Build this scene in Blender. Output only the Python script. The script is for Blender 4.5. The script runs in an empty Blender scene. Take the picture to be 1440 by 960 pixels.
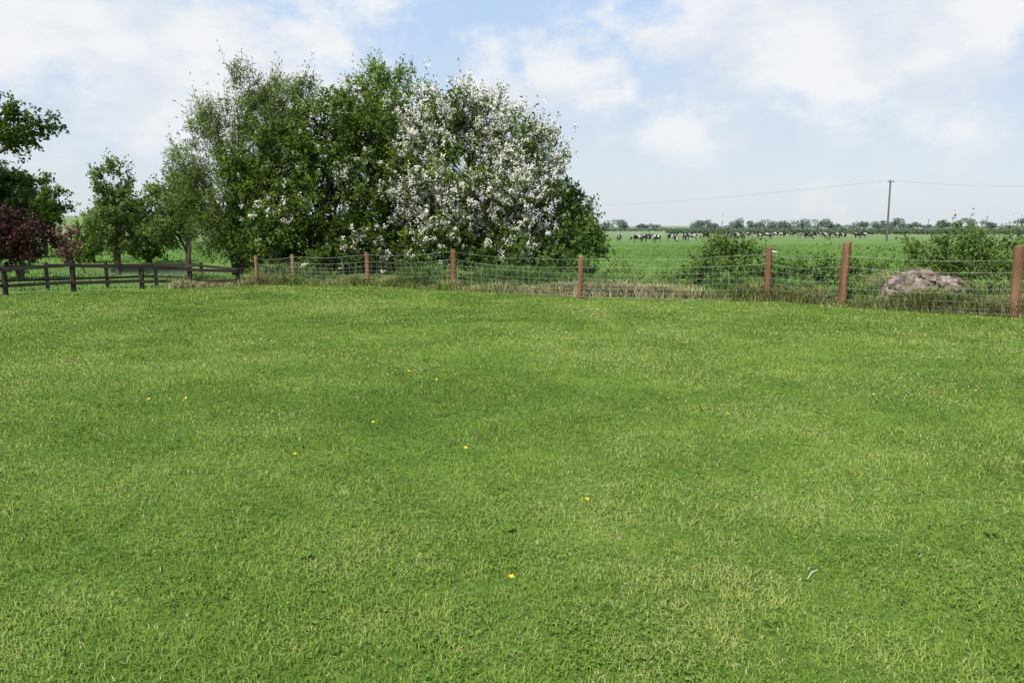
import bpy, math, numpy as np
rng=np.random.default_rng(11)
F=1120.0; PITCH=math.radians(8.13); EYE=1.6
scene=bpy.context.scene
# ------------------------------------------------------------ survey helpers
def W(px,py,Y):
    u=(px-720)/F; v=(480-py)/F
    dy=math.cos(PITCH)+v*math.sin(PITCH); dz=-math.sin(PITCH)+v*math.cos(PITCH)
    t=Y/dy
    return np.array([u*t,Y,EYE+dz*t])
def WX(px,Y): return (px-720)/F*Y*math.cos(PITCH)
def G(px,py,z=0.0):
    u=(px-720)/F; v=(480-py)/F
    dy=math.cos(PITCH)+v*math.sin(PITCH); dz=-math.sin(PITCH)+v*math.cos(PITCH)
    t=(z-EYE)/dz
    return np.array([u*t,dy*t,z])
def ss(x,a,b):
    t=np.clip((np.asarray(x,float)-a)/(b-a),0,1); return t*t*(3-2*t)
_g={}
def vn(x,y,scale,seed=0):
    if seed not in _g: _g[seed]=np.random.default_rng(1000+seed).random((256,256))
    g=_g[seed]; x=np.asarray(x,float)/scale+77.3; y=np.asarray(y,float)/scale+51.9
    xi=np.floor(x).astype(int); yi=np.floor(y).astype(int); fx=x-xi; fy=y-yi
    fx=fx*fx*(3-2*fx); fy=fy*fy*(3-2*fy)
    a=g[xi%256,yi%256]; b=g[(xi+1)%256,yi%256]; c=g[xi%256,(yi+1)%256]; d=g[(xi+1)%256,(yi+1)%256]
    return (a*(1-fx)+b*fx)*(1-fy)+(c*(1-fx)+d*fx)*fy
def fbm(x,y,s,seed=0):
    return (vn(x,y,s,seed)*.5+vn(x,y,s/2.1,seed+1)*.3+vn(x,y,s/4.3,seed+2)*.2)
BX=[-90,-30,-12.3,-9.5,-7.3,-4,1.6,5.7,6.8,9,14,40]
BY=[14,17.5,19.4,20.8,22.6,22.3,18.6,17.6,16.2,14.4,9.5,-12]
def yb(x): return np.interp(x,BX,BY)
PX,PY,PRX,PRY,PZ=-19.6,47.0,6.2,5.0,-1.12
def H(x,y):
    x=np.asarray(x,float); y=np.asarray(y,float)
    s=y-yb(x)
    h=-0.8*ss(s,0.5,7.5)
    h=h+0.035*(fbm(x,y,5,20)-.5)*ss(s,-30,-2)+ (fbm(x,y,9,24)-.5)*0.22*ss(s,2,12)*(1-ss(y,120,200))
    h=h+(fbm(x,y,160,30)-.5)*2.0*ss(y,260,600)
    h=h+15*ss(y,420,900)*ss(-x,80,420)+5*ss(y,900,1600)
    r=np.sqrt(((x-PX)/(PRX+1.2))**2+((y-PY)/(PRY+1.2))**2)
    h=h-0.75*(1-ss(r,0.72,1.08))
    return h
# ------------------------------------------------------------ mesh helpers
def link(o,parent=None):
    scene.collection.objects.link(o)
    if parent is not None: o.parent=parent
    return o
def empty(name,loc=(0,0,0)):
    e=bpy.data.objects.new(name,None); e.empty_display_size=.3; scene.collection.objects.link(e); return e
def mesh(name,V,faces,mats,parent=None,attrs=None,smooth=False,midx=None,colattr=None,nrm=None):
    V=np.asarray(V,np.float32); me=bpy.data.meshes.new(name)
    me.vertices.add(len(V)); me.vertices.foreach_set('co',V.ravel())
    faces=[np.asarray(f,np.int32) for f in faces if len(f)]
    loops=np.concatenate([f.ravel() for f in faces])
    tot=np.concatenate([np.full(len(f),f.shape[1],np.int32) for f in faces])
    st=np.concatenate([[0],np.cumsum(tot)[:-1]]).astype(np.int32)
    me.loops.add(len(loops)); me.loops.foreach_set('vertex_index',loops)
    me.polygons.add(len(tot)); me.polygons.foreach_set('loop_start',st)
    me.update(calc_edges=True)
    me.polygons.foreach_set('use_smooth',np.full(len(tot),smooth,bool))
    if attrs:
        for k,a in attrs.items():
            at=me.attributes.new(k,'FLOAT','POINT'); at.data.foreach_set('value',np.asarray(a,np.float32))
    if colattr is not None:
        at=me.attributes.new('zone','FLOAT_COLOR','POINT'); at.data.foreach_set('color',np.asarray(colattr,np.float32).ravel())
    if nrm is not None:
        at=me.attributes.new('crown_normal','FLOAT_VECTOR','POINT'); at.data.foreach_set('vector',np.asarray(nrm,np.float32).ravel())
    if not isinstance(mats,(list,tuple)): mats=[mats]
    for m in mats: me.materials.append(m)
    o=bpy.data.objects.new(name,me)
    return link(o,parent)
def norm(a): return a/np.maximum(np.linalg.norm(a,axis=-1,keepdims=True),1e-9)
def rdir(n):
    return norm(rng.normal(size=(n,3)))
def segs(A,B,ra,rb,n=5):
    A=np.asarray(A,float).reshape(-1,3);B=np.asarray(B,float).reshape(-1,3);m=len(A)
    ra=np.broadcast_to(ra,(m,));rb=np.broadcast_to(rb,(m,))
    d=norm(B-A); ref=np.where(np.abs(d[:,2:3])<.9,np.array([[0,0,1.]]),np.array([[1.,0,0]]))
    u=norm(np.cross(d,ref)); w=np.cross(d,u)
    an=np.arange(n)/n*2*math.pi; c=np.cos(an);s=np.sin(an)
    ring=u[:,None,:]*c[None,:,None]+w[:,None,:]*s[None,:,None]
    V=np.concatenate([A[:,None,:]+ring*ra[:,None,None],B[:,None,:]+ring*rb[:,None,None]],1).reshape(-1,3)
    k=np.arange(n);k2=(k+1)%n
    q=np.stack([k,k+n,k2+n,k2],1); q=q[None]+(np.arange(m)*2*n)[:,None,None]
    return V,q.reshape(-1,4)
class Acc:
    def __init__(s): s.V=[];s.Q=[];s.n=0
    def add(s,V,Q):
        s.V.append(V); s.Q.append(np.asarray(Q)+s.n); s.n+=len(V)
    def seg(s,A,B,ra,rb,n=5): s.add(*segs(A,B,ra,rb,n))
    def path(s,P,R,n=7):
        P=np.asarray(P,float)
        s.seg(P[:-1],P[1:],np.asarray(R[:-1],float),np.asarray(R[1:],float),n)
    def out(s): return np.concatenate(s.V),[np.concatenate(s.Q)]
def leaves(C,D,N,L,Wd):
    D=norm(D); S=norm(np.cross(D,N)); L=L[:,None];Wd=Wd[:,None]
    nn=norm(np.cross(S,D))
    V=np.stack([C,C+D*L*.45+S*Wd*.5+nn*Wd*.12,C+D*L,C+D*L*.45-S*Wd*.5+nn*Wd*.12],1).reshape(-1,3)
    Q=np.arange(len(C)*4).reshape(-1,4)
    return V,Q
def box(cx,cy,cz,sx,sy,sz,ax=(1,0,0),bev=.12):
    """chamfered beam: long axis along ax"""
    a=norm(np.array(ax,float)); up=np.array([0,0,1.]) if abs(a[2])<.9 else np.array([0,1.,0])
    b=norm(np.cross(up,a)); c=np.cross(a,b)
    h,w=sy/2,sz/2; e=min(h,w)*bev*2
    prof=[(-h+e,-w),(h-e,-w),(h,-w+e),(h,w-e),(h-e,w),(-h+e,w),(-h,w-e),(-h,-w+e)]
    V=[]
    for t in (-.5,.5):
        for p in prof: V.append(np.array([cx,cy,cz])+a*t*sx+b*p[0]+c*p[1])
    Q=[[i,(i+1)%8,(i+1)%8+8,i+8] for i in range(8)]
    for o in (0,8): Q+= [[o+0,o+1,o+2,o+7],[o+2,o+3,o+6,o+7],[o+3,o+4,o+5,o+6]]
    return np.array(V),np.array(Q)
# ------------------------------------------------------------ materials
def newmat(name):
    m=bpy.data.materials.new(name); m.use_nodes=True; nt=m.node_tree; nt.nodes.clear()
    out=nt.nodes.new('ShaderNodeOutputMaterial'); return m,nt,out
def ramp(nt,cols,fac):
    r=nt.nodes.new('ShaderNodeValToRGB'); el=r.color_ramp.elements
    el[0].position=cols[0][0]; el[0].color=(*cols[0][1],1); el[1].position=cols[-1][0]; el[1].color=(*cols[-1][1],1)
    for p,c in cols[1:-1]:
        e=el.new(p); e.color=(*c,1)
    nt.links.new(fac,r.inputs[0]); return r.outputs[0]
def bentnormal(nt,crown,k):
    """soft foliage normal: face normal blended with the crown's outward direction (or with up for turf)"""
    L=nt.links; g=nt.nodes.new('ShaderNodeNewGeometry')
    if crown:
        a=nt.nodes.new('ShaderNodeAttribute'); a.attribute_name='crown_normal'; src=a.outputs['Vector']
    sc=nt.nodes.new('ShaderNodeVectorMath'); sc.operation='SCALE'; sc.inputs['Scale'].default_value=k
    if crown: L.new(src,sc.inputs[0])
    else: sc.inputs[0].default_value=(0,0,1)
    ad=nt.nodes.new('ShaderNodeVectorMath'); L.new(g.outputs['Normal'],ad.inputs[0]); L.new(sc.outputs[0],ad.inputs[1])
    nn=nt.nodes.new('ShaderNodeVectorMath'); nn.operation='NORMALIZE'; L.new(ad.outputs[0],nn.inputs[0]); return nn.outputs[0]
def leafmat(name,cols,tr=.3,rough=.55,spec=.1,crown=True):
    m,nt,out=newmat(name); L=nt.links
    a=nt.nodes.new('ShaderNodeAttribute'); a.attribute_name='v'
    c=ramp(nt,cols,a.outputs['Fac'])
    nrm=bentnormal(nt,crown,1.3)
    p=nt.nodes.new('ShaderNodeBsdfPrincipled'); p.inputs['Roughness'].default_value=rough
    p.inputs['Specular IOR Level'].default_value=spec
    L.new(c,p.inputs['Base Color']); L.new(nrm,p.inputs['Normal'])
    t=nt.nodes.new('ShaderNodeBsdfTranslucent'); L.new(c,t.inputs['Color'])
    mx=nt.nodes.new('ShaderNodeMixShader'); mx.inputs[0].default_value=tr
    L.new(p.outputs[0],mx.inputs[1]); L.new(t.outputs[0],mx.inputs[2]); L.new(mx.outputs[0],out.inputs[0])
    return m
def grassmat(name,cols,k=1.4):
    m,nt,out=newmat(name); L=nt.links
    a=nt.nodes.new('ShaderNodeAttribute'); a.attribute_name='v'
    c=ramp(nt,cols,a.outputs['Fac']); d=nt.nodes.new('ShaderNodeBsdfDiffuse'); L.new(c,d.inputs[0]); L.new(bentnormal(nt,False,k),d.inputs['Normal'])
    L.new(d.outputs[0],out.inputs[0]); return m
def noisemat(name,c1,c2,scale=8,rough=.85,stretch=(1,1,1),bump=.3,bscale=None,c3=None):
    m,nt,out=newmat(name); L=nt.links
    tc=nt.nodes.new('ShaderNodeTexCoord'); mp=nt.nodes.new('ShaderNodeMapping'); mp.inputs['Scale'].default_value=stretch
    L.new(tc.outputs['Object'],mp.inputs[0])
    n=nt.nodes.new('ShaderNodeTexNoise'); n.inputs['Scale'].default_value=scale; n.inputs['Detail'].default_value=7
    L.new(mp.outputs[0],n.inputs[0])
    cs=[(.3,c1),(.7,c2)] if c3 is None else [(.28,c1),(.5,c2),(.72,c3)]
    c=ramp(nt,cs,n.outputs[0])
    p=nt.nodes.new('ShaderNodeBsdfPrincipled'); p.inputs['Roughness'].default_value=rough; p.inputs['Specular IOR Level'].default_value=.25
    L.new(c,p.inputs['Base Color'])
    n2=nt.nodes.new('ShaderNodeTexNoise'); n2.inputs['Scale'].default_value=bscale or scale*4; n2.inputs['Detail'].default_value=6
    L.new(mp.outputs[0],n2.inputs[0])
    b=nt.nodes.new('ShaderNodeBump'); b.inputs['Strength'].default_value=bump; b.inputs['Distance'].default_value=.02
    L.new(n2.outputs[0],b.inputs['Height']); L.new(b.outputs[0],p.inputs['Normal']); L.new(p.outputs[0],out.inputs[0])
    return m
M_lawn=grassmat('lawn_blades',[(0,(.050,.105,.016)),(.3,(.118,.208,.030)),(.55,(.190,.290,.048)),(.78,(.285,.355,.085)),(.88,(.37,.37,.14)),(1,(.50,.45,.25))])
M_field=grassmat('field_grass_blades',[(0,(.06,.135,.028)),(.5,(.135,.24,.055)),(.8,(.21,.29,.085)),(1,(.42,.37,.19))])
M_dry=grassmat('dry_grass',[(0,(.09,.17,.03)),(.4,(.21,.25,.07)),(.7,(.39,.35,.17)),(1,(.56,.49,.30))],1.0)
M_haw=leafmat('hawthorn_leaves',[(0,(.030,.060,.007)),(.5,(.092,.155,.018)),(1,(.21,.29,.042))])
M_willow=leafmat('willow_leaves',[(0,(.065,.115,.022)),(.5,(.155,.225,.045)),(1,(.25,.32,.085))])
M_ash=leafmat('ash_leaves',[(0,(.09,.17,.018)),(.5,(.20,.31,.038)),(1,(.29,.40,.06))],.35)
M_dark=leafmat('dark_leaves',[(0,(.022,.045,.01)),(.5,(.055,.09,.018)),(1,(.10,.145,.03))])
M_purple=leafmat('copper_leaves',[(0,(.022,.010,.010)),(.5,(.065,.027,.024)),(1,(.14,.065,.05))],.2)
M_red=leafmat('red_leaves',[(0,(.13,.06,.04)),(.5,(.26,.14,.10)),(1,(.32,.25,.15))],.2)
M_blossom=leafmat('blossom',[(0,(.78,.76,.62)),(1,(.90,.89,.82))],.25,.7,.05)
M_bramble=leafmat('bramble_leaves',[(0,(.055,.11,.018)),(.5,(.125,.205,.037)),(1,(.21,.30,.07))])
M_far=leafmat('haze_tinted_leaves',[(0,(.095,.14,.12)),(.5,(.135,.185,.145)),(1,(.18,.225,.165))],.1,.8,.05,False)  # bluish base colour: aerial haze painted into the far foliage
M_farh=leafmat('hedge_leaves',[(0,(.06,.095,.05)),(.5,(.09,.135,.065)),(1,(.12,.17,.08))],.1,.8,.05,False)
M_bark=noisemat('bark',(.035,.028,.02),(.11,.09,.065),6,.9,(1,1,.25),.6)
M_post=noisemat('treated_post_wood',(.10,.048,.024),(.20,.10,.052),5,.85,(1,1,.18),.6,30,(.33,.21,.13))
M_rail=noisemat('dark_stained_wood',(.018,.013,.011),(.06,.045,.035),6,.75,(.4,.4,1),.4)
M_soil=noisemat('soil',(.17,.115,.065),(.36,.27,.17),5,.95,(1,1,1),.9,25,(.50,.40,.28))
M_rub=noisemat('rubble',(.10,.075,.055),(.25,.20,.155),3.5,.95,(1,1,1),.9,25,(.48,.43,.37))
M_stick=noisemat('dead_sticks',(.08,.06,.045),(.32,.26,.19),3,.9)
M_pole=noisemat('pole_wood',(.10,.09,.085),(.17,.15,.135),3,.85)
def plain(name,c,rough=.5,metal=0):
    m,nt,out=newmat(name); p=nt.nodes.new('ShaderNodeBsdfPrincipled'); p.inputs['Base Color'].default_value=(*c,1)
    p.inputs['Roughness'].default_value=rough; p.inputs['Metallic'].default_value=metal; nt.links.new(p.outputs[0],out.inputs[0]); return m
M_wire=plain('galvanised_wire',(.55,.56,.56),.5,.3)
M_line=plain('power_cable',(.34,.35,.37),.6)
M_yel=plain('buttercup_petal',(.9,.58,.02),.4)
M_wht=plain('daisy_petal',(.8,.8,.78),.6)
M_ins=plain('insulator',(.25,.2,.18),.3)
# ------------------------------------------------------------ ground
t=np.linspace(-6.5,6.5,361); xs=6*np.sinh(t)
t=np.linspace(np.arcsinh(-60/8),np.arcsinh(3400/8),361); ys=18+8*np.sinh(t)
X,Y=np.meshgrid(xs,ys); Z=H(X,Y)
V=np.stack([X,Y,Z],-1).reshape(-1,3)
nx=len(xs);ny=len(ys); i=np.arange(nx-1);j=np.arange(ny-1); I,J=np.meshgrid(i,j); b=(J*nx+I).ravel()
Q=np.stack([b,b+1,b+nx+1,b+nx],1)
S=Y-yb(X)
def col(c): return np.array(c,float)
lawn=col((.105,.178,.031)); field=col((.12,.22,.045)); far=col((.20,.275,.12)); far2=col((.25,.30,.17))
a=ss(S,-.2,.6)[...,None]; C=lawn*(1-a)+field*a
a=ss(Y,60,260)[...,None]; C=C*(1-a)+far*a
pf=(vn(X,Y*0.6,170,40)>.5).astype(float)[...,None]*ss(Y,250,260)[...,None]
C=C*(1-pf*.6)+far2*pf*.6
a=(ss(Y,900,2200)*.7)[...,None]; C=C*(1-a)+col((.27,.33,.29))*a  # distance haze put into the ground colour, paler and bluer far off
bs=(np.exp(-((S-.35)/.35)**2)*(vn(X,Y,1.2,44)>.45))[...,None]; C=C*(1-bs*.6)+col((.28,.24,.12))*bs*.6
r=np.sqrt(((X-PX)/(PRX+.6))**2+((Y-PY)/(PRY+.6))**2)[...,None]
a=1-ss(r,.8,1.15); C=C*(1-a)+col((.20,.17,.11))*a
C=np.concatenate([C,np.ones(C.shape[:-1]+(1,))],-1).reshape(-1,4)
m,nt,out=newmat('grass_ground'); L=nt.links
at=nt.nodes.new('ShaderNodeAttribute'); at.attribute_name='zone'
geo=nt.nodes.new('ShaderNodeNewGeometry')
def gnoise(sc,det,lo,hi,stretch=None):
    n=nt.nodes.new('ShaderNodeTexNoise'); n.inputs['Scale'].default_value=sc; n.inputs['Detail'].default_value=det
    if stretch:
        mp=nt.nodes.new('ShaderNodeMapping'); mp.inputs['Scale'].default_value=stretch; L.new(geo.outputs['Position'],mp.inputs[0]); L.new(mp.outputs[0],n.inputs[0])
    else: L.new(geo.outputs['Position'],n.inputs[0])
    r_=nt.nodes.new('ShaderNodeMapRange'); r_.inputs[1].default_value=.3; r_.inputs[2].default_value=.7; r_.inputs[3].default_value=lo; r_.inputs[4].default_value=hi
    L.new(n.outputs[0],r_.inputs[0]); return r_.outputs[0]
def mul(a,b):
    x=nt.nodes.new('ShaderNodeMath'); x.operation='MULTIPLY'; L.new(a,x.inputs[0]); L.new(b,x.inputs[1]); return x.outputs[0]
f=mul(mul(gnoise(25,8,.55,1.35),gnoise(.7,5,.72,1.25)),gnoise(.05,6,.74,1.22,(1,3.0,1)))
vm=nt.nodes.new('ShaderNodeVectorMath'); vm.operation='SCALE'; L.new(at.outputs['Color'],vm.inputs[0]); L.new(f,vm.inputs['Scale'])
p=nt.nodes.new('ShaderNodeBsdfPrincipled'); p.inputs['Roughness'].default_value=.95; p.inputs['Specular IOR Level'].default_value=.05
L.new(vm.outputs[0],p.inputs['Base Color'])
bn=nt.nodes.new('ShaderNodeTexNoise'); bn.inputs['Scale'].default_value=9; bn.inputs['Detail'].default_value=8; L.new(geo.outputs['Position'],bn.inputs[0])
bp=nt.nodes.new('ShaderNodeBump'); bp.inputs['Strength'].default_value=.6; bp.inputs['Distance'].default_value=.05; L.new(bn.outputs[0],bp.inputs['Height']); L.new(bp.outputs[0],p.inputs['Normal'])
L.new(p.outputs[0],out.inputs[0])
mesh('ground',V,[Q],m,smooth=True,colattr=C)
# pond
m,nt,out=newmat('pond_water'); p=nt.nodes.new('ShaderNodeBsdfPrincipled'); p.inputs['Base Color'].default_value=(.10,.11,.09,1); p.inputs['Roughness'].default_value=.08
n=nt.nodes.new('ShaderNodeTexNoise'); n.inputs['Scale'].default_value=5; bb=nt.nodes.new('ShaderNodeBump'); bb.inputs['Strength'].default_value=.25; bb.inputs['Distance'].default_value=.02
nt.links.new(n.outputs[0],bb.inputs['Height']); nt.links.new(bb.outputs[0],p.inputs['Normal']); nt.links.new(p.outputs[0],out.inputs[0])
an=np.linspace(0,2*math.pi,48,endpoint=False)
V=[[PX,PY,PZ]]+[[PX+math.cos(a)*PRX*1.1,PY+math.sin(a)*PRY*1.1,PZ] for a in an]
mesh('pond_water',V,[[[0,1+k,1+(k+1)%48] for k in range(48)]],m)
# ------------------------------------------------------------ grass blades
def blades(name,x,y,h,w,lean,v,mat,parent=None):
    n=len(x); z=H(x,y)-.004; az=rng.random(n)*2*math.pi; sa=az+math.pi/2+rng.normal(0,.7,n)
    d=np.stack([np.cos(az),np.sin(az),np.zeros(n)],1); s=np.stack([np.cos(sa),np.sin(sa),np.zeros(n)],1)
    B=np.stack([x,y,z],1); up=np.array([0,0,1.])
    hl=h[:,None];ll=lean[:,None];ww=w[:,None]
    Md=B+d*hl*ll*.32+up*hl*.58; T=B+d*hl*ll+up*hl*np.maximum(.25,(1-.35*ll))
    V=np.stack([B-s*ww*.45,B+s*ww*.45,Md+s*ww*.5,Md-s*ww*.5,T],1).reshape(-1,3)
    b=(np.arange(n)*5)[:,None]
    return mesh(name,V,[b+np.array([[0,1,2,3]]),b+np.array([[3,2,4]])],mat,parent,{'v':np.repeat(v,5)})
grass=empty('lawn_grass')
def fan(n,d0,d1,pw,half=.78):
    u=rng.random(n); e=2-pw
    d=(d0**e+u*(d1**e-d0**e))**(1/e)
    x=(rng.random(n)*2-1)*d*half; return x,d
def patch(x,y):
    p=fbm(x,y*1.15,2.6,50); q=fbm(x,y,.62,55); r=vn(x,y*1.0,.10,58)
    return np.clip(.5+(p-.5)*1.15+(q-.5)*1.1+(r-.5)*.40,0,1)
x,y=fan(560000,1.7,25,1.35); k=(y-yb(x))<.15; x=x[k];y=y[k]; d=y
v=patch(x,y)*.68+.13+rng.normal(0,.12,len(x))
# faint mower passes
v+=.045*np.tanh(3*np.sin((x*.93+y*.37)*2*math.pi/2.1))*ss(y,3,8)
for (gx,gy,rx,ry,am) in [(*G(990,577)[:2],1.0,.38,.34),(*G(1120,600)[:2],.9,.3,.14),(*G(1240,480)[:2],2.2,1.0,.12),(*G(600,480)[:2],2.5,1.2,.06),(*G(880,430)[:2],5,1.5,.10),(*G(300,440)[:2],3,1,.05),(*G(150,640)[:2],.8,.4,-.08),(*G(1100,700)[:2],.9,.5,.05),(*G(200,750)[:2],.3,.15,.12),(*G(1300,640)[:2],.6,.3,.12),(*G(700,540)[:2],1.5,.25,.12),(*G(450,520)[:2],1.2,.3,-.12),(*G(900,510)[:2],1.8,.35,-.12),(*G(1330,540)[:2],1.2,.3,-.12)]:
    v+=am*np.exp(-((x-gx)/rx)**2-((y-gy)/ry)**2)
v=np.clip(v,0,.82)
dp_=ss(fbm(x,y,.9,60),.5,.75); dead=rng.random(len(x))<(.035+.17*dp_); v[dead]=.80+rng.random(dead.sum())*.20
h=(.016+.026*rng.random(len(x)))*(.5+1.0*fbm(x,y,.28,62)); w=(.0026+.0016*rng.random(len(x)))*np.maximum(1,(d/4.5))**.75
h=h*np.maximum(1,(d/9))**.25
blades('grass_blades',x,y,h,w,.3+rng.random(len(x))*1.2,v,M_lawn,grass)
n=60000; x=rng.random(n)*44-22; y=rng.random(n)*26-8; k=((np.abs(x)>y*.76)&((y-yb(x))<0)); x=x[k];y=y[k]
blades('outer_grass_blades',x,y,.035+.02*rng.random(len(x)),.009+.004*rng.random(len(x)),.3+rng.random(len(x)),np.clip(patch(x,y)*.7+.1+rng.normal(0,.12,len(x)),0,1),M_lawn,grass)
x,y=fan(90000,1.8,14,1.5); k=(fbm(x,y,.7,70)>.49)&(vn(x,y,.13,73)>.38); x=x[k];y=y[k];n=len(x)
zc=H(x,y)+.010+.022*rng.random(n); Cc=np.stack([x,y,zc],1)
D=rdir(n); D[:,2]*=.35; N=rdir(n)*.5+np.array([0,0,1.]); sz=(.009+.008*rng.random(n))*np.maximum(1,y/6)**.5
V,Q=leaves(Cc,D,N,sz,sz*.95)
mesh('clover_leaves',V,[Q],M_lawn,grass,{'v':np.repeat(np.clip(rng.normal(.28,.12,n),0,.6),4)})
rs=[]
for (px,py,r_) in [(712,750,.05),(430,788,.045),(705,690,.04),(1395,755,.04),(1085,880,.035)]:
    g=G(px,py); n=16; a=rng.random(n)*6.28; D=np.stack([np.cos(a),np.sin(a),.25+.5*rng.random(n)],1)
    rs.append((np.tile(g,(n,1))+np.stack([np.cos(a)*.01,np.sin(a)*.01,np.full(n,.016)],1),D,np.tile([0,0,1.],(n,1))+rdir(n)*.3,r_*(.6+.6*rng.random(n)),r_*.34*(.7+.6*rng.random(n))))
Cc,D,N,Lr,Wr=[np.concatenate(z) for z in zip(*rs)]
V,Q=leaves(Cc,D,N,Lr,Wr); mesh('dandelion_rosettes',V,[Q],M_lawn,None,{'v':np.repeat(.1+rng.random(len(Cc))*.3,4)})
def flowers(name,P,r,mat,pet=6):
    par=empty(name); A=Acc(); St=Acc()
    for g in P:
        z=float(H(g[0],g[1])); c=np.array([g[0],g[1],z+.050+.02*rng.random()]); tilt=rdir(1)[0]*.25+np.array([0,-.25,1.]); tilt/=np.linalg.norm(tilt)
        a0=rng.random()*6; u=norm(np.cross(tilt,[1,0,0.])); w=np.cross(tilt,u); rr=r*max(1,g[1]/8)**.3
        D=np.array([u*math.cos(a0+k*6.283/pet)+w*math.sin(a0+k*6.283/pet)+tilt*.35 for k in range(pet)])
        n=pet; V,Q=leaves(np.tile(c,(n,1)),D,np.tile(tilt,(n,1)),np.full(n,rr),np.full(n,rr*.95)); A.add(V,Q)
        St.seg([[g[0],g[1],z]],[c],.0012,.0010,4)
    V,F_=A.out(); mesh('petals',V,F_,mat,par)
    V,F_=St.out(); mesh('stalks',V,F_,M_lawn,par,{'v':np.full(len(V),.3)})
B_=[(415,650),(525,606),(825,717),(719,829),(1023,592),(1228,562),(655,642),(210,572),(262,570),(545,535),(614,541),(575,531)]
flowers('buttercup_flowers',[G(*q) for q in B_],.016,M_yel,5)
dp=[]
for cx,cy,n,sx,sy in [(352,487,6,18,3),(1155,471,6,40,4),(940,433,10,60,5),(1290,470,5,60,8),(620,450,6,80,10),(170,470,5,60,8),(1340,505,4,40,5),(760,470,5,60,6)]:
    for _ in range(n): dp.append(G(cx+rng.normal()*sx,max(425,cy+rng.normal()*sy)))
dp=[q for q in dp if q[1]<yb(q[0])-.2]
flowers('daisy_flowers',dp,.010,M_wht,8)
A=Acc(); g=G(1135,822); A.path([g+[0,0,.03],g+[.03,.03,.05],g+[.065,.05,.052]],[.0012,.0018,.0008],5); V,F_=A.out(); mesh('straw_stalk',V,F_,M_wht)
# ------------------------------------------------------------ rough grass by the fence and the field
def linepts(n,s_mu,s_sd,x0=-9,x1=16):
    x=rng.random(n)*(x1-x0)+x0; return x,yb(x)+rng.normal(s_mu,s_sd,n)
rough=empty('rough_grass')
x,y=linepts(130000,.28,.28); den=fbm(x,y,1.5,80); k=(den+rng.random(len(x))*.35>.52)&((y-yb(x))>-.32); x=x[k];y=y[k]; n=len(x)
hh=(.12+.30*rng.random(n)**1.4)*(.35+1.3*vn(x,y,.7,83))*(.85+.35*ss(x,2,7)) 
dryness=.50+1.3*(fbm(x,x*0+3,2.2,84)-.5)
blades('dry_blades',x,y,hh,.006+.006*rng.random(n),.4+rng.random(n)*1.0,np.clip(dryness+rng.normal(0,.2,n),0,1),M_dry,rough)
x,y=linepts(100000,1.3,1.0,-9,16); k=(y-yb(x))>.05; x=x[k];y=y[k];n=len(x)
blades('green_blades',x,y,(.20+.42*rng.random(n))*(.35+1.3*vn(x,y,1.1,85))*(.55+.45*ss(y-yb(x),.05,1)),.010+.010*rng.random(n),.3+rng.random(n)*.9,np.clip(.42+.5*(vn(x,y,.9,88)-.5)+rng.normal(0,.2,n),0,1),M_field,rough)
u=rng.random(180000); d=16*(110/16)**u; x=(rng.random(len(d))*1.7-.85)*d; y=d; s=y-yb(x); rp=np.sqrt(((x-PX)/(PRX+.4))**2+((y-PY)/(PRY+.4))**2)
k=(s>1.2)&(rp>1.03); x=x[k];y=y[k];n=len(x)
blades('pasture_grass',x,y,(.07+.11*rng.random(n))*(.7+.6*vn(x,y,3,86)),.012*(y/18)**.9+.004,.3+rng.random(n)*.9,np.clip(.48+.8*(fbm(x,y*.4,9,87)-.5)+rng.normal(0,.12,n),0,.85),M_field)
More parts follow.
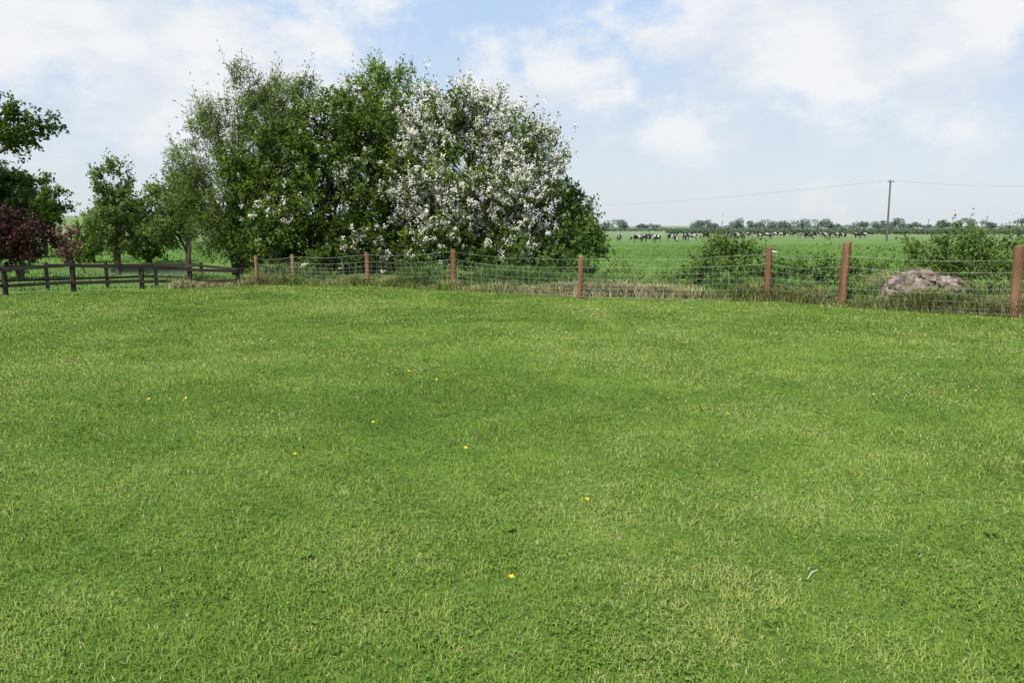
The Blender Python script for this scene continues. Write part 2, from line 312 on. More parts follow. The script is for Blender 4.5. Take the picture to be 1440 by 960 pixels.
# ------------------------------------------------------------ trees
def tree(name,base,lobes,leafm,ll=.07,lw=.045,cd=3.2,nt_=16,nl=11,rc=(.28,.5),up=.35,tr=.12,blos=None,inner=.35,tl=1.0,bark=M_bark,stems=1,droop=0.,shoot=.0,vshift=0.,midlift=.45,lod=1.0):
    par=empty(name); bx,by=base; bz=float(H(bx,by)); A=Acc(); LP=[];LD=[];LN=[];LV=[];BP=[];BD=[];BN=[];LC=[];BC=[]
    sb=[np.array([bx+rng.normal()*.12*(stems>1)*stems,by+rng.normal()*.12*(stems>1)*stems,bz-.1]) for _ in range(stems)]
    cmean=np.mean([l[0] for l in lobes],0)
    for li,(c,r) in enumerate(lobes):
        c=np.asarray(c,float); r=np.asarray(r,float); s0=sb[li%stems]
        P=[s0]; K=6; sag=np.array([rng.normal()*.15,rng.normal()*.15,0])*r.max()
        for k in range(1,K+1):
            t_=k/K; q=s0*(1-t_)+c*t_; q=q+np.array([(s0[0]-c[0])*.35*math.sin(t_*math.pi),(s0[1]-c[1])*.35*math.sin(t_*math.pi),midlift*.3*math.sin(t_*math.pi)])+sag*math.sin(t_*math.pi)*.5+rng.normal(size=3)*.03*r.max(); P.append(q)
        A.path(P,np.linspace(tr,tr*.28,K+1),8)
        area=4*math.pi*((r[0]*r[1])**1.6/3+(r[0]*r[2])**1.6/3+(r[1]*r[2])**1.6/3)**(1/1.6)
        nc=max(10,int(area*cd)); dv=rdir(nc); rad=np.where(rng.random(nc)<inner,rng.random(nc)**.6*.7+.05,.70+.34*rng.random(nc))
        cc=c+dv*r*rad[:,None]; k=cc[:,2]>H(cc[:,0],cc[:,1])+.12; cc=cc[k];dv=dv[k];nc=len(cc);rad=rad[k]
        lp=np.array(P)[rng.integers(3,K+1,nc)]; sb_=rng.random(nc)<.45
        mid=(cc+lp)/2+rng.normal(size=(nc,3))*.16*r.min()+np.array([0,0,-.08])
        A.seg(lp[sb_],mid[sb_],tr*.14,tr*.09,4); A.seg(mid[sb_],cc[sb_],tr*.09,tr*.04,4)
        rcs=(rc[0]+(rc[1]-rc[0])*rng.random(nc)); tone=rng.normal(0,.17,nc)
        T=nc*nt_; ci=np.repeat(np.arange(nc),nt_); st=cc[ci]+rng.normal(size=(T,3))*rcs[ci][:,None]*.36
        out_=norm(cc-cmean)[ci]*.5+norm(dv)[ci]*.4
        td=norm(out_+rng.normal(size=(T,3))*.55+np.array([0,0,up])); tlen=rcs[ci]*(.4+.8*rng.random(T))*tl
        if shoot>0:
            sh=rng.random(T)<shoot; tlen[sh]*=1.9; td[sh]=norm(td[sh]*.6+np.array([0,0,.7]))
        sel=rng.random(T)<.25
        A.seg(st[sel],(st+td*tlen[:,None]*.85)[sel],.007,.003,3)
        ti=np.repeat(np.arange(T),nl); n=len(ti); tt=rng.random(n)
        pos=st[ti]+td[ti]*(tlen[ti]*tt)[:,None]+rng.normal(size=(n,3))*ll*.32
        pos[:,2]-=droop*tt*tlen[ti]
        LP.append(pos); LD.append(td[ti]*.6+rng.normal(size=(n,3))*.6+np.array([0,0,-.15])); LN.append(rdir(n)*.8+np.array([0,0,.6])+norm(dv)[ci][ti]*.35)
        cn=norm(norm(pos-cc[ci][ti])*.8+norm(dv)[ci][ti]*.5+norm(pos-cmean)*.3); LC.append(cn)
        LV.append(np.clip(.48+vshift+tone[ci][ti]+rng.normal(0,.13,n)+.12*(tt-.5),0,1))
        if blos:
            prob=blos(cc)[ci]*(rad[ci]>.6)
            fs=rng.random(T)<prob; tb=np.where(fs)[0]; tb=np.repeat(tb,3); m_=len(tb)
            q=st[tb]+td[tb]*(tlen[tb]*(.35+.75*rng.random(m_)))[:,None]+rng.normal(size=(m_,3))*.025+np.array([0,-.01,.03])
            q=np.repeat(q,9,0)+rng.normal(size=(m_*9,3))*.032
            BP.append(q); BD.append(rdir(len(q))); BN.append(rdir(len(q))+np.array([0,-.3,.6])); BC.append(norm(norm(q-np.repeat(cc[ci[tb]],9,0))+np.array([-.2,-.5,.8])))
    V,F_=A.out(); mesh('branches',V,F_,bark,par,smooth=True)
    LP=np.concatenate(LP);LD=np.concatenate(LD);LN=np.concatenate(LN);LV=np.concatenate(LV);LC=np.concatenate(LC)
    n=len(LP); sc=.65+.6*rng.random(n)
    V,Q=leaves(LP,LD,LN,ll*sc,lw*sc); mesh('foliage',V,[Q],leafm,par,{'v':np.repeat(LV,4)},nrm=np.repeat(LC,4,0))
    if BP:
        BP=np.concatenate(BP);n2=len(BP)
        V,Q=leaves(BP,np.concatenate(BD),np.concatenate(BN),np.full(n2,.048),np.full(n2,.046)); mesh('blossom',V,[Q],M_blossom,par,{'v':np.repeat(rng.random(n2),4)},nrm=np.repeat(np.concatenate(BC),4,0))
    print(name,n); return par
def lb(px,py,Y,rx,ry,rd=None):
    k=Y/F; c=W(px,py,Y); return (c,(rx*k,(rd if rd else (rx+ry)/2*k),ry*k))
tree('willow_tree',(WX(345,28.5),28.5),[lb(352,145,28.5,40,38),lb(305,190,28.5,36,42),lb(395,165,28.5,36,44),lb(268,230,28.2,22,30),lb(320,275,28.2,50,60),lb(380,250,28.6,60,70),lb(310,335,28,42,35),lb(425,130,29,14,18),lb(262,280,28,16,26)],M_willow,ll=.13,lw=.034,cd=3.0,nt_=13,nl=11,rc=(.25,.5),up=.75,tr=.15,inner=.35,tl=1.35,shoot=.12,stems=3)
tree('ash_tree',(WX(540,28.5),28.5),[lb(535,115,28.5,26,26),lb(565,142,28.3,32,32),lb(505,150,28.6,28,30),lb(540,200,28.6,70,50)],M_ash,ll=.13,lw=.055,cd=3.0,nt_=12,nl=9,rc=(.25,.45),up=.65,tr=.15,shoot=.10)
def bA(c):
    a=ss(c[:,0],-6.6,-3.2); b_=fbm(c[:,0]+c[:,1],c[:,2],.9,90); return (.04+.26*a)*(b_>.48)
tree('hawthorn_tree',(WX(475,25.6),25.6),[lb(475,182,25.6,66,48),lb(405,225,25.4,62,50),lb(532,215,25.7,62,65),lb(350,255,25.4,34,42),lb(430,295,25,80,60),lb(520,300,25,70,65),lb(395,350,24.8,55,40),lb(480,355,24.8,70,42),lb(560,355,24.6,60,40)],M_haw,ll=.095,lw=.072,cd=3.6,nt_=12,nl=9,rc=(.22,.44),up=.35,tr=.13,blos=bA,shoot=.05,stems=4,vshift=-.03)
def bB(c):
    b_=fbm(c[:,0]*1.0+c[:,1],c[:,2],.7,94); hz=ss(c[:,2],.2,2.6); return (.16+.70*hz)*ss(b_,.30,.56)
tree('hawthorn_tree',(WX(665,24.4),24.4),[lb(618,182,24.4,44,42),lb(668,178,24.4,44,40),lb(725,198,24.3,42,42),lb(766,225,24.5,28,32),lb(600,250,24.3,44,60),lb(665,265,24,72,62),lb(735,285,24.2,52,58),lb(620,330,24,60,45),lb(700,345,24,70,42)],M_haw,ll=.085,lw=.06,cd=3.6,nt_=12,nl=9,rc=(.22,.42),up=.8,tr=.12,blos=bB,tl=1.35,shoot=.22,stems=4,vshift=.1)
tree('elder_bush',(WX(795,25),25),[lb(790,295,25.2,38,34),lb(815,320,25,30,36),lb(775,345,24.4,46,36),lb(826,350,24.8,22,28),lb(740,375,23.6,70,22),lb(650,378,23.8,70,20),lb(800,380,23.4,40,16)],M_bramble,ll=.11,lw=.07,cd=3.6,nt_=12,nl=9,rc=(.25,.4),up=.3,tr=.06,stems=5,vshift=-.05,shoot=.08)
tree('undergrowth_bush',(WX(450,24.5),24.5),[lb(385,378,24.6,42,18),lb(450,378,24.6,50,20),lb(520,380,24,50,18),lb(590,380,23.8,44,18)],M_dark,ll=.11,lw=.07,cd=3.5,nt_=11,nl=8,rc=(.2,.35),up=.2,tr=.04,stems=4,vshift=.1)
tree('birch_tree',(WX(163,50),50),[lb(158,258,50,20,26),lb(170,292,50,26,30),lb(148,315,50,20,30),lb(175,335,50,24,26)],M_willow,ll=.19,lw=.12,cd=1.6,nt_=12,nl=8,rc=(.35,.6),up=.4,tr=.14,vshift=-.02,shoot=.06)
tree('birch_tree',(WX(262,47),47),[lb(238,272,47,24,28),lb(270,268,47,24,26),lb(268,305,47,34,30),lb(240,318,47,26,24)],M_willow,ll=.18,lw=.11,cd=1.7,nt_=12,nl=8,rc=(.35,.6),up=.4,tr=.15,vshift=.08,shoot=.05)
tree('alder_tree',(WX(208,55),55),[lb(205,305,55,18,28),lb(212,335,55,24,26)],M_haw,ll=.21,lw=.15,cd=1.5,nt_=12,nl=8,rc=(.4,.7),up=.3,tr=.15)
tree('alder_tree',(WX(128,56),56),[lb(128,330,56,16,26),lb(125,350,56,20,18)],M_ash,ll=.21,lw=.15,cd=1.5,nt_=12,nl=8,rc=(.4,.7),up=.3,tr=.12,vshift=-.2)
tree('sycamore_tree',(WX(15,62),62),[lb(5,262,62,24,26),lb(-30,255,62,40,40),lb(20,300,62,32,24),lb(-40,310,62,50,40)],M_dark,ll=.22,lw=.18,cd=1.3,nt_=12,nl=9,rc=(.4,.7),up=.3,tr=.25,vshift=.15)
tree('oak_tree',(WX(62,75),75),[lb(48,268,75,24,20),lb(72,290,75,22,22),lb(48,305,75,30,22)],M_haw,ll=.26,lw=.2,cd=1.1,nt_=12,nl=8,rc=(.5,.8),up=.3,tr=.22)
tree('copper_beech_tree',(WX(25,36),36),[lb(15,322,36,30,22),lb(48,335,36,24,24),lb(15,350,36,40,26),lb(-40,335,36,45,40)],M_purple,ll=.13,lw=.09,cd=2.2,nt_=13,nl=9,rc=(.3,.5),up=.2,tr=.10,vshift=.05,shoot=.06)
tree('red_shrub',(WX(93,44),44),[lb(94,335,44,17,15),lb(92,352,44,20,14)],M_red,ll=.13,lw=.10,cd=2.4,nt_=12,nl=8,rc=(.25,.4),up=.2,tr=.05,stems=3)
tree('lime_tree',(-17.6,22),[lb(56,170,22,20,12),lb(30,200,22,14,9),lb(10,155,22,24,12),lb(12,182,22,16,12),lb(-60,150,22,50,32),lb(-75,195,22,54,28),lb(-160,150,22,90,90),lb(-170,60,22,80,70),lb(-130,100,22,40,36)],M_haw,ll=.10,lw=.07,cd=2.2,nt_=9,nl=7,rc=(.18,.34),up=.0,tr=.17,vshift=.05,droop=.4)
tree('bramble_bush',(WX(1030,20),20),[lb(1030,375,20,40,32),lb(995,385,19.6,30,26),lb(1062,390,19.4,30,22),lb(1018,352,20,20,14)],M_bramble,ll=.08,lw=.05,cd=6,nt_=10,nl=9,rc=(.18,.32),up=.5,tr=.03,stems=4,tl=1.2,shoot=.12)
tree('bramble_bush',(WX(1125,19),19),[lb(1110,388,19.4,34,22),lb(1150,382,19.4,32,24),lb(1205,386,18.6,40,22)],M_bramble,ll=.075,lw=.045,cd=6,nt_=9,nl=9,rc=(.18,.3),up=.5,tr=.03,stems=4,tl=1.2,shoot=.12,vshift=-.05)
tree('bramble_bush',(WX(1340,17.6),17.6),[lb(1335,356,18,52,28),lb(1390,358,18,40,26),lb(1310,385,17.8,44,24),lb(1385,395,17.4,44,26),lb(1450,385,17.2,50,36)],M_bramble,ll=.07,lw=.045,cd=7,nt_=10,nl=9,rc=(.17,.3),up=.5,tr=.025,stems=5,tl=1.2,shoot=.12)
tree('bramble_bush',(WX(900,22),22),[lb(880,395,22,34,14),lb(940,398,21,36,16)],M_bramble,ll=.075,lw=.04,cd=6,nt_=9,nl=8,rc=(.16,.28),up=.6,tr=.02,stems=4,tl=1.2,shoot=.08,vshift=.05)
# ------------------------------------------------------------ rubble heap, soil mounds
def prof(R,flat): return 1-ss(R,flat,1.0)
def mound(name,cx,cy,rx,ry,hh,mat,seed,parent=None,base_drop=.05,flat=.1):
    n=90; a=np.linspace(-1,1,n); Xg,Yg=np.meshgrid(a,a); R=np.sqrt(Xg**2+Yg**2); x=cx+Xg*rx; y=cy+Yg*ry
    z=H(x,y)+hh*prof(R,flat)*(.45+1.1*fbm(x,y,.35,seed))+(.12*(fbm(x,y,.16,seed+3)-.5)+.05*(vn(x,y,.05,seed+6)-.5))*(1-ss(R,.8,1))*min(1,hh*2.5)-base_drop*ss(R,.8,1.0)-.03
    V=np.stack([x,y,z],-1).reshape(-1,3); I,J=np.meshgrid(np.arange(n-1),np.arange(n-1)); b=(J*n+I).ravel()
    return mesh(name,V,[np.stack([b,b+1,b+n+1,b+n],1)],mat,parent,smooth=False)
rp=empty('rubble_heap'); hc=W(1300,430,16.2); hx,hy=hc[0],hc[1]; HH=.54
mound('heap',hx,hy,1.35,.85,HH,M_rub,101,rp,flat=.38)
import bmesh
bm=bmesh.new()
for k in range(330):
    a=rng.random()*6.28; r_=rng.random()**.55; x=hx+math.cos(a)*r_*1.18; y=hy+math.sin(a)*r_*.72; z=float(H(x,y))+HH*float(prof(r_,.38))*(.45+1.1*float(fbm(x,y,.35,101)))+.02
    res=bmesh.ops.create_icosphere(bm,subdivisions=1,radius=.03+.12*rng.random()**2)
    st=(1+rng.random()*1.0,1,.45+rng.random()*.5); ra=rng.random()*3.14
    for vv in res['verts']:
        c=vv.co; f_=1+rng.normal()*.2; cx_,cy_=c.x*st[0]*f_,c.y*f_; vv.co=(cx_*math.cos(ra)-cy_*math.sin(ra)+x,cx_*math.sin(ra)+cy_*math.cos(ra)+y,c.z*st[2]*f_+z)
me=bpy.data.meshes.new('stones'); bm.to_mesh(me); bm.free(); me.materials.append(M_rub); link(bpy.data.objects.new('stones',me),rp)
A=Acc(); n=700; a=rng.random(n)*6.28; r_=rng.random(n)**.5; x=hx+np.cos(a)*r_*1.25; y=hy+np.sin(a)*r_*.78; z=H(x,y)+HH*prof(r_,.38)*(.5+fbm(x,y,.35,101))+.03+rng.random(n)*.10
P=np.stack([x,y,z],1); D=rdir(n)*(.08+.32*rng.random((n,1))); D[:,2]*=.5; D[:,2]-=.02
A.seg(P,P+D,.008,.003,4); V,F_=A.out(); mesh('dead_sticks',V,F_,M_stick,rp)
n=7000; x=hx+rng.normal(size=n)*.5-.25; y=hy+.75+rng.normal(size=n)*.25
blades('dead_grass',x,y,.35+.75*rng.random(n)*(np.exp(-((x-hx+.2)/.5)**2)),.006+.004*rng.random(n),.3+rng.random(n)*.8,np.clip(rng.normal(.55,.2,n),0,1),M_dry,rp)
for (px,py,rx,ry,hh,sd) in [(715,408,.60,.28,.13,110),(790,413,.85,.30,.17,120),(940,424,.6,.25,.07,130)]:
    g=G(px,py); mound('soil_mound',g[0],float(yb(g[0]))+.36,rx,ry,hh+.05,M_soil,sd,flat=.3)
# ------------------------------------------------------------ wire fence
wf=empty('wire_fence')
posts=[(362,401,359,.055),(427,396,358,.05),(517,401,355,.06),(640,404,350,.07),(816,420,360,.06),(1078,423,348,.075),(1183,431,340,.085),(1427,447,345,.085)]
tops=[];
for k,(px,pyb,pyt,r_) in enumerate(posts):
    g=G(px,pyb); x=g[0]; y=min(g[1],float(yb(x))+.25) if k not in (0,) else g[1]
    z0=float(H(x,y)); top=W(px,pyt,y)[2]
    lean=np.array([rng.normal()*.02,rng.normal()*.015,0]); 
    n=18; zs=[z0-.2,z0+.05,z0+(top-z0)*.35,z0+(top-z0)*.7,top-.025,top-.004]; rs_=[r_*1.03,r_*1.02,r_*1.0,r_*.99,r_*.97,r_*.88]
    P=[np.array([x,y,q])+lean*(q-z0)+np.array([rng.normal()*.003,rng.normal()*.003,0]) for q in zs]; V=[]
    for pi,p_ in enumerate(P):
        for a in np.arange(n)/n*2*math.pi:
            rr_=rs_[pi]*(1+.035*math.sin(a*3+k)+.02*math.sin(a*7+k*2)); V.append(p_+np.array([math.cos(a)*rr_,math.sin(a)*rr_,.0 if pi<5 else .014*math.cos(a+k)]))
    Q=[[i*n+j,i*n+(j+1)%n,(i+1)*n+(j+1)%n,(i+1)*n+j] for i in range(len(P)-1) for j in range(n)]
    V.append(P[-1]+np.array([0,0,.006])); T=[[(len(P)-1)*n+j,(len(P)-1)*n+(j+1)%n,len(V)-1] for j in range(n)]
    mesh('post',V,[Q,T],M_post,wf,smooth=False)
    tops.append((x,y-r_,z0,top,r_))
for (x,y) in [(11.6,11.9),(14.2,9.3)]:
    z0=float(H(x,y)); V,F_=segs([[x,y,z0-.2]],[[x,y,z0+1.25]],.08,.078,14); V=np.vstack([V,[x,y,z0+1.26]]); T=[[14+j,14+(j+1)%14,28] for j in range(14)]
    mesh('post',V,[F_,T],M_post,wf); tops.append((x,y-.08,z0,z0+1.25,.08))
A=Acc(); FR=[.06,.16,.27,.39,.52,.66,.82,1.03]
for k in range(len(tops)-1):
    a_,b_=tops[k],tops[k+1]; L_=math.hypot(b_[0]-a_[0],b_[1]-a_[1]); K=max(8,int(L_/.25))
    t_=np.linspace(0,1,K+1); x=a_[0]+(b_[0]-a_[0])*t_; y=a_[1]+(b_[1]-a_[1])*t_
    sa=min(1,(a_[3]-a_[2]-.05)/1.05); sb2=min(1,(b_[3]-b_[2]-.05)/1.05)
    hp=sa*(1-t_)+sb2*t_; sagv=np.sin(t_*math.pi); z0=a_[2]*(1-t_)+b_[2]*t_
    rows=[]
    for fi,f_ in enumerate(FR):
        z=z0+hp*f_-sagv*(.02+.03*rng.random())*(1+fi*.1)+(vn(x,y+fi*3,.7,140+fi)-.5)*.045*sagv; P=np.stack([x,y+(vn(x,y,.9,150)-.5)*.05*sagv,z],1); rows.append(P); A.path(P,np.full(K+1,.0021 if fi in(0,6,7) else .0014),4)
    K2=max(6,int(L_/.17)); tt=np.linspace(0,1,K2+1)[1:-1]
    prev=np.stack([np.interp(tt,t_,rows[0][:,i]) for i in range(3)],1)
    for q in range(1,7):
        nx_=np.stack([np.interp(tt,t_,rows[q][:,i]) for i in range(3)],1); A.seg(prev,nx_,.0011,.0011,3); prev=nx_
V,F_=A.out(); mesh('wire_mesh',V,F_,M_wire,wf)
x,y,z0,top,r_=tops[5]; A=Acc(); A.seg([[x+r_*.6,y,top-.08]],[[x+r_*2.0,y-.02,top-.10]],.016,.010,8); V,F_=A.out(); mesh('insulator',V,F_,M_wht,wf)
# ------------------------------------------------------------ dark post-and-rail fence (left)
def railfence(name,pts,rails,pw=.10):
    par=empty(name); P=[]
    for (x,y,h_) in pts:
        z=float(H(x,y)); P.append((x,y,z,h_)); V,Q=box(x,y,z+h_/2-.1,h_+.2,pw,pw,(0,0,1)); mesh('post',V,[Q],M_rail,par)
    for a_,b_ in zip(P[:-1],P[1:]):
        for f_ in rails:
            A_=np.array([a_[0],a_[1]-pw*.5-.02,a_[2]+a_[3]*f_+rng.normal()*.012]);B_=np.array([b_[0],b_[1]-pw*.5-.02,b_[2]+b_[3]*f_+rng.normal()*.012]); c=(A_+B_)/2
            d=B_-A_; V,Q=box(*c,np.linalg.norm(d)-.004,.035,.082,d); mesh('rail',V,[Q],M_rail,par)
    return par
def gp(px,pb,pt):
    g=G(px,pb); return (g[0],g[1],W(px,pt,g[1])[2])
railfence('rail_fence',[gp(-110,424,372),gp(8,414,372),gp(104,410,366),gp(200,406,371),gp(268,403,375),gp(335,401,377)],[.32,.88])
f2=[]
for (px,Yd) in [(-20,26.5),(60,28),(145,29.5),(215,31),(280,29),(335,24.2)]:
    x=WX(px,Yd); z=float(H(x,Yd)); f2.append((x,Yd,W(px,369 if px<300 else 377,Yd)[2]-z))
railfence('rail_fence',f2,[.5,.9])
# ------------------------------------------------------------ distant hedges and trees
def farleaf(name,crowns,leafsz,per,mat,trunk=True):
    LP=[];sz=[];LV=[];A=Acc()
    for (x,y,w,h_) in crowns:
        z=float(H(x,y)); n=int(per*(.7+.6*rng.random())); sub=rng.normal(size=(7,3))*np.array([w*.26,w*.26,h_*.16])+np.array([x,y,z+h_*.56])
        k=rng.integers(0,7,n); q=sub[k]+rdir(n)*np.array([w*.24,w*.24,h_*.22])*rng.random((n,1))**.4
        q[:,2]=np.maximum(q[:,2],z+.05*h_); LP.append(q); LV.append(np.clip(.5+rng.normal(0,.18)+rng.normal(0,.15,n),0,1)); sz.append(np.full(n,leafsz)*(.6+.8*rng.random(n)))
        if trunk: A.seg([[x,y,z-.3]],[[x,y,z+h_*.6]],w*.04,w*.02,6)
    LP=np.concatenate(LP);sz=np.concatenate(sz);LV=np.concatenate(LV);n=len(LP)
    V,Q=leaves(LP,rdir(n),rdir(n)+np.array([0,0,.5]),sz,sz*.8)
    if trunk:
        par=empty(name); mesh('foliage',V,[Q],mat,par,{'v':np.repeat(LV,4)}); V,F_=A.out(); mesh('trunks',V,F_,M_bark,par)
    else: mesh(name,V,[Q],mat,None,{'v':np.repeat(LV,4)})
cr=[]
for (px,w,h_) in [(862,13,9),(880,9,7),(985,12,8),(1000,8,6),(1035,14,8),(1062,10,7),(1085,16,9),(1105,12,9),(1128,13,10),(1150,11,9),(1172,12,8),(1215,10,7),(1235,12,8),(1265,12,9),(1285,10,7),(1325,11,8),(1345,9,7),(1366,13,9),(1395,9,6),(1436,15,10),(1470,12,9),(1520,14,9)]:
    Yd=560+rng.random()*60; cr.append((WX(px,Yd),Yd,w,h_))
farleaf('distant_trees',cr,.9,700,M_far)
cr=[]
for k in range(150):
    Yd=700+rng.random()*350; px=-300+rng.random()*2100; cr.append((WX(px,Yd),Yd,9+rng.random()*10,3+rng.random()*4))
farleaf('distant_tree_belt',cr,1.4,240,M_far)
cr=[]
for k in range(230):
    t_=k/229; px=940+t_*640; Yd=300-40*t_+rng.normal()*2; cr.append((WX(px,Yd),Yd,2.6,1.0+.7*rng.random()))
farleaf('hedgerow',cr,.4,110,M_farh,False)
cr=[]
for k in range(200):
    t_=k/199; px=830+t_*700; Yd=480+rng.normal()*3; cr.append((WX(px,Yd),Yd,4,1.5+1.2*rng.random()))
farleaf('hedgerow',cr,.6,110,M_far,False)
# ------------------------------------------------------------ utility poles and lines
def pole(px,Yd,hh,r_=.17):
    par=empty('utility_pole'); x=WX(px,Yd); z=float(H(x,Yd)); P=np.array([x,Yd,z+hh])
    V,F_=segs([[x,Yd,z-.3]],[P],r_,r_*.72,12); V=np.vstack([V,P+[0,0,.03]]); mesh('shaft',V,[F_,[[12+j,12+(j+1)%12,24] for j in range(12)]],M_pole,par)
    V,Q=box(x,Yd-.2,z+hh-.35,1.3,.1,.12,(1,.25,0)); mesh('crossarm',V,[Q],M_pole,par)
    A=Acc()
    for o in(-.55,0,.55): A.seg([[x+o,Yd-.2+o*.25,z+hh-.29]],[[x+o,Yd-.2+o*.25,z+hh-.05]],.06,.04,8)
    V,F_=A.out(); mesh('insulators',V,F_,M_ins,par)
    return [np.array([x+o,Yd-.2+o*.25,z+hh-.05]) for o in(-.55,.55)]
def ptop(px,pyt,Yd):
    x=WX(px,Yd); return W(px,pyt,Yd)[2]-float(H(x,Yd))
p1=pole(1248,140,ptop(1248,253,140)); p0=pole(770,300,ptop(770,290,300),.2); p2=pole(1640,120,ptop(1640,248,120))
pole(1387,420,8.5,.18); pole(1305,430,7,.16)
A=Acc()
for a_,b_ in((p0,p1),(p1,p2)):
    for q0,q1 in zip(a_,b_):
        t_=np.linspace(0,1,40)[:,None]; P=q0*(1-t_)+q1*t_; P[:,2]-=(4*t_*(1-t_))[:,0]*1.2; A.path(P,np.full(40,.012),4)
V,F_=A.out(); mesh('power_line',V,F_,M_line)
# ------------------------------------------------------------ cows
def cowmesh(kind):
    vs=[];ed=[];rd=[]
    def v(p,r,link_=None):
        vs.append(p); rd.append(r if isinstance(r,tuple) else (r,r)); i=len(vs)-1
        if link_ is not None: ed.append((link_,i))
        return i
    mid=v((-.1,0,1.02),(.36,.40)); rump=v((-.72,0,1.14),(.27,.28),mid); pin=v((-.92,0,1.16),(.16,.16),rump)
    ch=v((.45,0,1.04),(.30,.36),mid); wi=v((.68,0,1.14),(.2,.25),ch)
    if kind=='graze':
        n1=v((.98,0,.92),(.12,.17),wi); pl=v((1.2,0,.62),(.1,.13),n1); hd=v((1.3,0,.38),(.10,.12),pl); mz=v((1.36,0,.14),(.065,.07),hd); ear=(1.2,.55)
    elif kind=='look':
        n1=v((.90,.1,1.32),(.12,.17),wi); pl=v((1.05,.25,1.48),(.1,.12),n1); hd=v((1.12,.38,1.44),(.10,.11),pl); mz=v((1.2,.62,1.28),(.065,.07),hd); ear=(1.05,1.52)
    else:
        n1=v((.95,0,1.28),(.12,.17),wi); pl=v((1.18,0,1.42),(.1,.12),n1); hd=v((1.32,0,1.37),(.10,.11),pl); mz=v((1.56,0,1.2),(.065,.07),hd); ear=(1.18,1.46)
    y0=.25 if kind=='look' else 0
    for s in(-1,1): v((ear[0]-.02,y0+s*.24,ear[1]+.02),(.035,.05),pl)
    st=.14 if kind=='walk' else .03
    for s in(-1,1):
        o=s*st
        a=v((-.70,s*.17,.92),(.15,.17),rump); a=v((-.58+o*.3,s*.20,.72),(.10,.11),a); a=v((-.86+o*.7,s*.18,.48),(.055,.06),a); a=v((-.82+o,s*.18,.14),.042,a); a=v((-.79+o,s*.18,.03),.055,a)
        a=v((.44,s*.17,.82),(.11,.14),ch); a=v((.42-o*.3,s*.18,.62),(.075,.08),a); a=v((.47-o*.6,s*.17,.40),.052,a); a=v((.45-o,s*.17,.13),.04,a); a=v((.48-o,s*.17,.03),.055,a)
    a=v((-.48,0,.74),(.13,.12),mid)
    a=v((-1.05,0,1.05),.03,pin); a=v((-1.08,0,.7),.02,a); a=v((-1.06,0,.45),.045,a)
    me=bpy.data.meshes.new('cowskel'); me.from_pydata(vs,ed,[]); o=bpy.data.objects.new('cowskel',me); scene.collection.objects.link(o)
    md=o.modifiers.new('s','SKIN'); 
    for i,r in enumerate(rd): me.skin_vertices[0].data[i].radius=r
    me.skin_vertices[0].data[0].use_root=True
    sb=o.modifiers.new('d','SUBSURF'); sb.levels=1; sb.render_levels=1
    dg=bpy.context.evaluated_depsgraph_get(); m2=bpy.data.meshes.new_from_object(o.evaluated_get(dg)); m2.name='cow_'+kind
    bpy.data.objects.remove(o); m2.materials.clear(); m2.materials.append(M_cow)
    m2.polygons.foreach_set('use_smooth',np.ones(len(m2.polygons),bool)); return m2
M_cow,nt,out=newmat('friesian_hide'); L=nt.links
tc=nt.nodes.new('ShaderNodeTexCoord'); oi=nt.nodes.new('ShaderNodeObjectInfo'); ad=nt.nodes.new('ShaderNodeVectorMath'); ad.operation='ADD'
ml=nt.nodes.new('ShaderNodeMath'); ml.operation='MULTIPLY'; ml.inputs[1].default_value=37; L.new(oi.outputs['Random'],ml.inputs[0])
L.new(tc.outputs['Object'],ad.inputs[0]); L.new(ml.outputs[0],ad.inputs[1])
n=nt.nodes.new('ShaderNodeTexNoise'); n.inputs['Scale'].default_value=1.5; n.inputs['Detail'].default_value=1.5; L.new(ad.outputs[0],n.inputs[0])
c=ramp(nt,[(.54,(.022,.018,.017)),(.57,(.50,.47,.43))],n.outputs[0]); p=nt.nodes.new('ShaderNodeBsdfPrincipled'); p.inputs['Roughness'].default_value=.8; p.inputs['Specular IOR Level'].default_value=.15
L.new(c,p.inputs['Base Color']); L.new(p.outputs[0],out.inputs[0])
cm={k:cowmesh(k) for k in('graze','look','stand','walk')}
cl=[(871,341)]
def grp(x0,x1,n,y0,y1):
    for k in range(n): cl.append((x0+(x1-x0)*(k+.5+rng.normal()*.35)/n, y0+(y1-y0)*rng.random()))
grp(895,930,5,338,342); grp(941,976,5,336,340); grp(988,1008,2,336,338); grp(1018,1056,6,334.5,337.5); grp(1066,1098,5,334,337); grp(1112,1148,6,333,336); grp(1154,1186,7,333,336.5); grp(1198,1216,3,334,336)
kinds=['graze','graze','graze','stand','walk','look']
for (px,py) in cl:
    g=G(px,py,-.8); x,y=g[0],g[1]; z=float(H(x,y))
    o=bpy.data.objects.new('cow',cm[kinds[rng.integers(0,6)]]); scene.collection.objects.link(o)
    o.location=(x,y,z); o.rotation_euler=(0,0,(rng.normal()*.7)+(math.pi if rng.random()<.5 else 0)); s_=.82+.12*rng.random(); o.scale=(s_,)*3
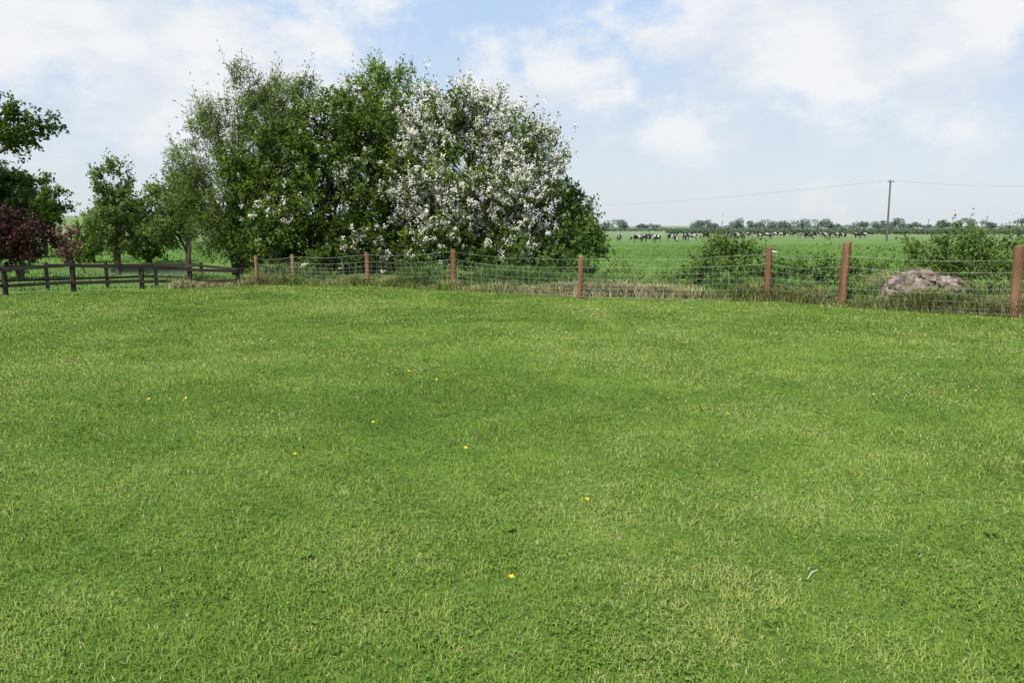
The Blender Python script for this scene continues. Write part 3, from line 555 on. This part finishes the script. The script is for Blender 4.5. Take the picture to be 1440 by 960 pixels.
# ------------------------------------------------------------ world
wd=bpy.data.worlds.new("World"); scene.world=wd; wd.use_nodes=True; nt=wd.node_tree; nt.nodes.clear(); L=nt.links
SUN_EL=math.radians(54); SUN_AZ=math.radians(212)   # clockwise from +Y: behind-left of the viewer
out=nt.nodes.new('ShaderNodeOutputWorld'); bg=nt.nodes.new('ShaderNodeBackground'); L.new(bg.outputs[0],out.inputs[0]); bg.inputs[1].default_value=.12
sky=nt.nodes.new('ShaderNodeTexSky'); sky.sky_type='NISHITA'; sky.sun_disc=False; sky.sun_elevation=SUN_EL; sky.sun_rotation=SUN_AZ; sky.dust_density=1.0; sky.air_density=1.0
tc=nt.nodes.new('ShaderNodeTexCoord'); gen=tc.outputs['Generated']
def vmath(op,a,b=None):
    x=nt.nodes.new('ShaderNodeVectorMath'); x.operation=op
    for k,q in enumerate((a,b)):
        if q is None: continue
        if isinstance(q,(tuple,list)): x.inputs[k].default_value=q
        else: L.new(q,x.inputs[k])
    return x
def fm(op,a,b,clamp=False):
    x=nt.nodes.new('ShaderNodeMath'); x.operation=op; x.use_clamp=clamp
    for k,q in enumerate((a,b)):
        if isinstance(q,(int,float)): x.inputs[k].default_value=q
        else: L.new(q,x.inputs[k])
    return x.outputs[0]
def mr(a,f0,f1,t0,t1):
    x=nt.nodes.new('ShaderNodeMapRange'); x.interpolation_type='SMOOTHSTEP'; L.new(a,x.inputs[0])
    for k,q in enumerate((f0,f1,t0,t1)): x.inputs[k+1].default_value=q
    return x.outputs[0]
blob=None
for (px,py,rx,ry,am) in [(250,120,380,140,.70),(60,60,260,140,.62),(805,120,95,66,.90),(700,135,120,55,.62),(1190,40,270,110,.88),(1410,110,150,110,.82),(1330,10,240,100,.88),(1120,180,360,100,.46),(480,75,90,40,.45),(-300,80,300,120,.6),(1800,60,300,120,.6)]:
    c=W(px,py,1.0)-np.array([0,0,EYE]); c=c/np.linalg.norm(c)
    s=vmath('SUBTRACT',gen,tuple(c)); s=vmath('MULTIPLY',s.outputs[0],(F/rx,F/rx*.6,F/ry)); ln=vmath('LENGTH',s.outputs[0]).outputs['Value']
    g=mr(ln,0.0,1.5,am,0.0); blob=g if blob is None else fm('MAXIMUM',blob,g)
def wn(sc,det,rough,stretch):
    mp=nt.nodes.new('ShaderNodeMapping'); mp.inputs['Scale'].default_value=stretch; L.new(gen,mp.inputs[0])
    n=nt.nodes.new('ShaderNodeTexNoise'); n.inputs['Scale'].default_value=sc; n.inputs['Detail'].default_value=det; n.inputs['Roughness'].default_value=rough; L.new(mp.outputs[0],n.inputs[0]); return n.outputs[0]
n1=wn(8,10,.59,(1,1,1.5)); n3=wn(6,7,.55,(1,1,1.8))
sep=nt.nodes.new('ShaderNodeSeparateXYZ'); L.new(gen,sep.inputs[0])
dens=fm('ADD',blob,fm('MULTIPLY',fm('SUBTRACT',n1,.5),2.3))
mask=mr(dens,.18,.72,0,1)
el=sep.outputs['Z']
# thin bright veil over the lower sky, thickest at the horizon
veil=mr(el,.25,.75,.86,.25)
vc=nt.nodes.new('ShaderNodeMix'); vc.data_type='RGBA'; vc.inputs[6].default_value=(6.15,6.65,7.2,1); vc.inputs[7].default_value=(4.4,5.9,8.2,1); L.new(mr(el,0.02,.30,0,1),vc.inputs[0])
m1=nt.nodes.new('ShaderNodeMix'); m1.data_type='RGBA'; L.new(veil,m1.inputs[0]); L.new(sky.outputs[0],m1.inputs[6]); L.new(vc.outputs[2],m1.inputs[7])
cc_=nt.nodes.new('ShaderNodeMix'); cc_.data_type='RGBA'; cc_.inputs[6].default_value=(6.3,6.65,7.25,1); cc_.inputs[7].default_value=(7.7,7.75,7.85,1); L.new(mr(n3,.36,.56,0,1),cc_.inputs[0])
mx=nt.nodes.new('ShaderNodeMix'); mx.data_type='RGBA'; L.new(fm('MULTIPLY',mask,mr(el,.02,.16,.5,.92)),mx.inputs[0]); L.new(m1.outputs[2],mx.inputs[6]); L.new(cc_.outputs[2],mx.inputs[7])
L.new(mx.outputs[2],bg.inputs[0])
# ------------------------------------------------------------ sun, camera
sd=bpy.data.lights.new('sun','SUN'); sd.energy=5.0; sd.angle=math.radians(.5); sd.color=(1,.95,.87); so=bpy.data.objects.new('sun',sd); scene.collection.objects.link(so)
from mathutils import Vector
dv=Vector((math.sin(SUN_AZ)*math.cos(SUN_EL),math.cos(SUN_AZ)*math.cos(SUN_EL),math.sin(SUN_EL)))
so.rotation_euler=dv.to_track_quat('Z','Y').to_euler(); so.location=dv*50
cd=bpy.data.cameras.new('camera'); cd.lens=28; cd.sensor_width=36; cd.clip_end=8000; cd.clip_start=.05
co=bpy.data.objects.new('camera',cd); co.location=(0,0,EYE); co.rotation_euler=(math.pi/2-PITCH,0,0); scene.collection.objects.link(co); scene.camera=co
scene.view_settings.view_transform='Standard'; scene.view_settings.look='None'; scene.view_settings.exposure=0
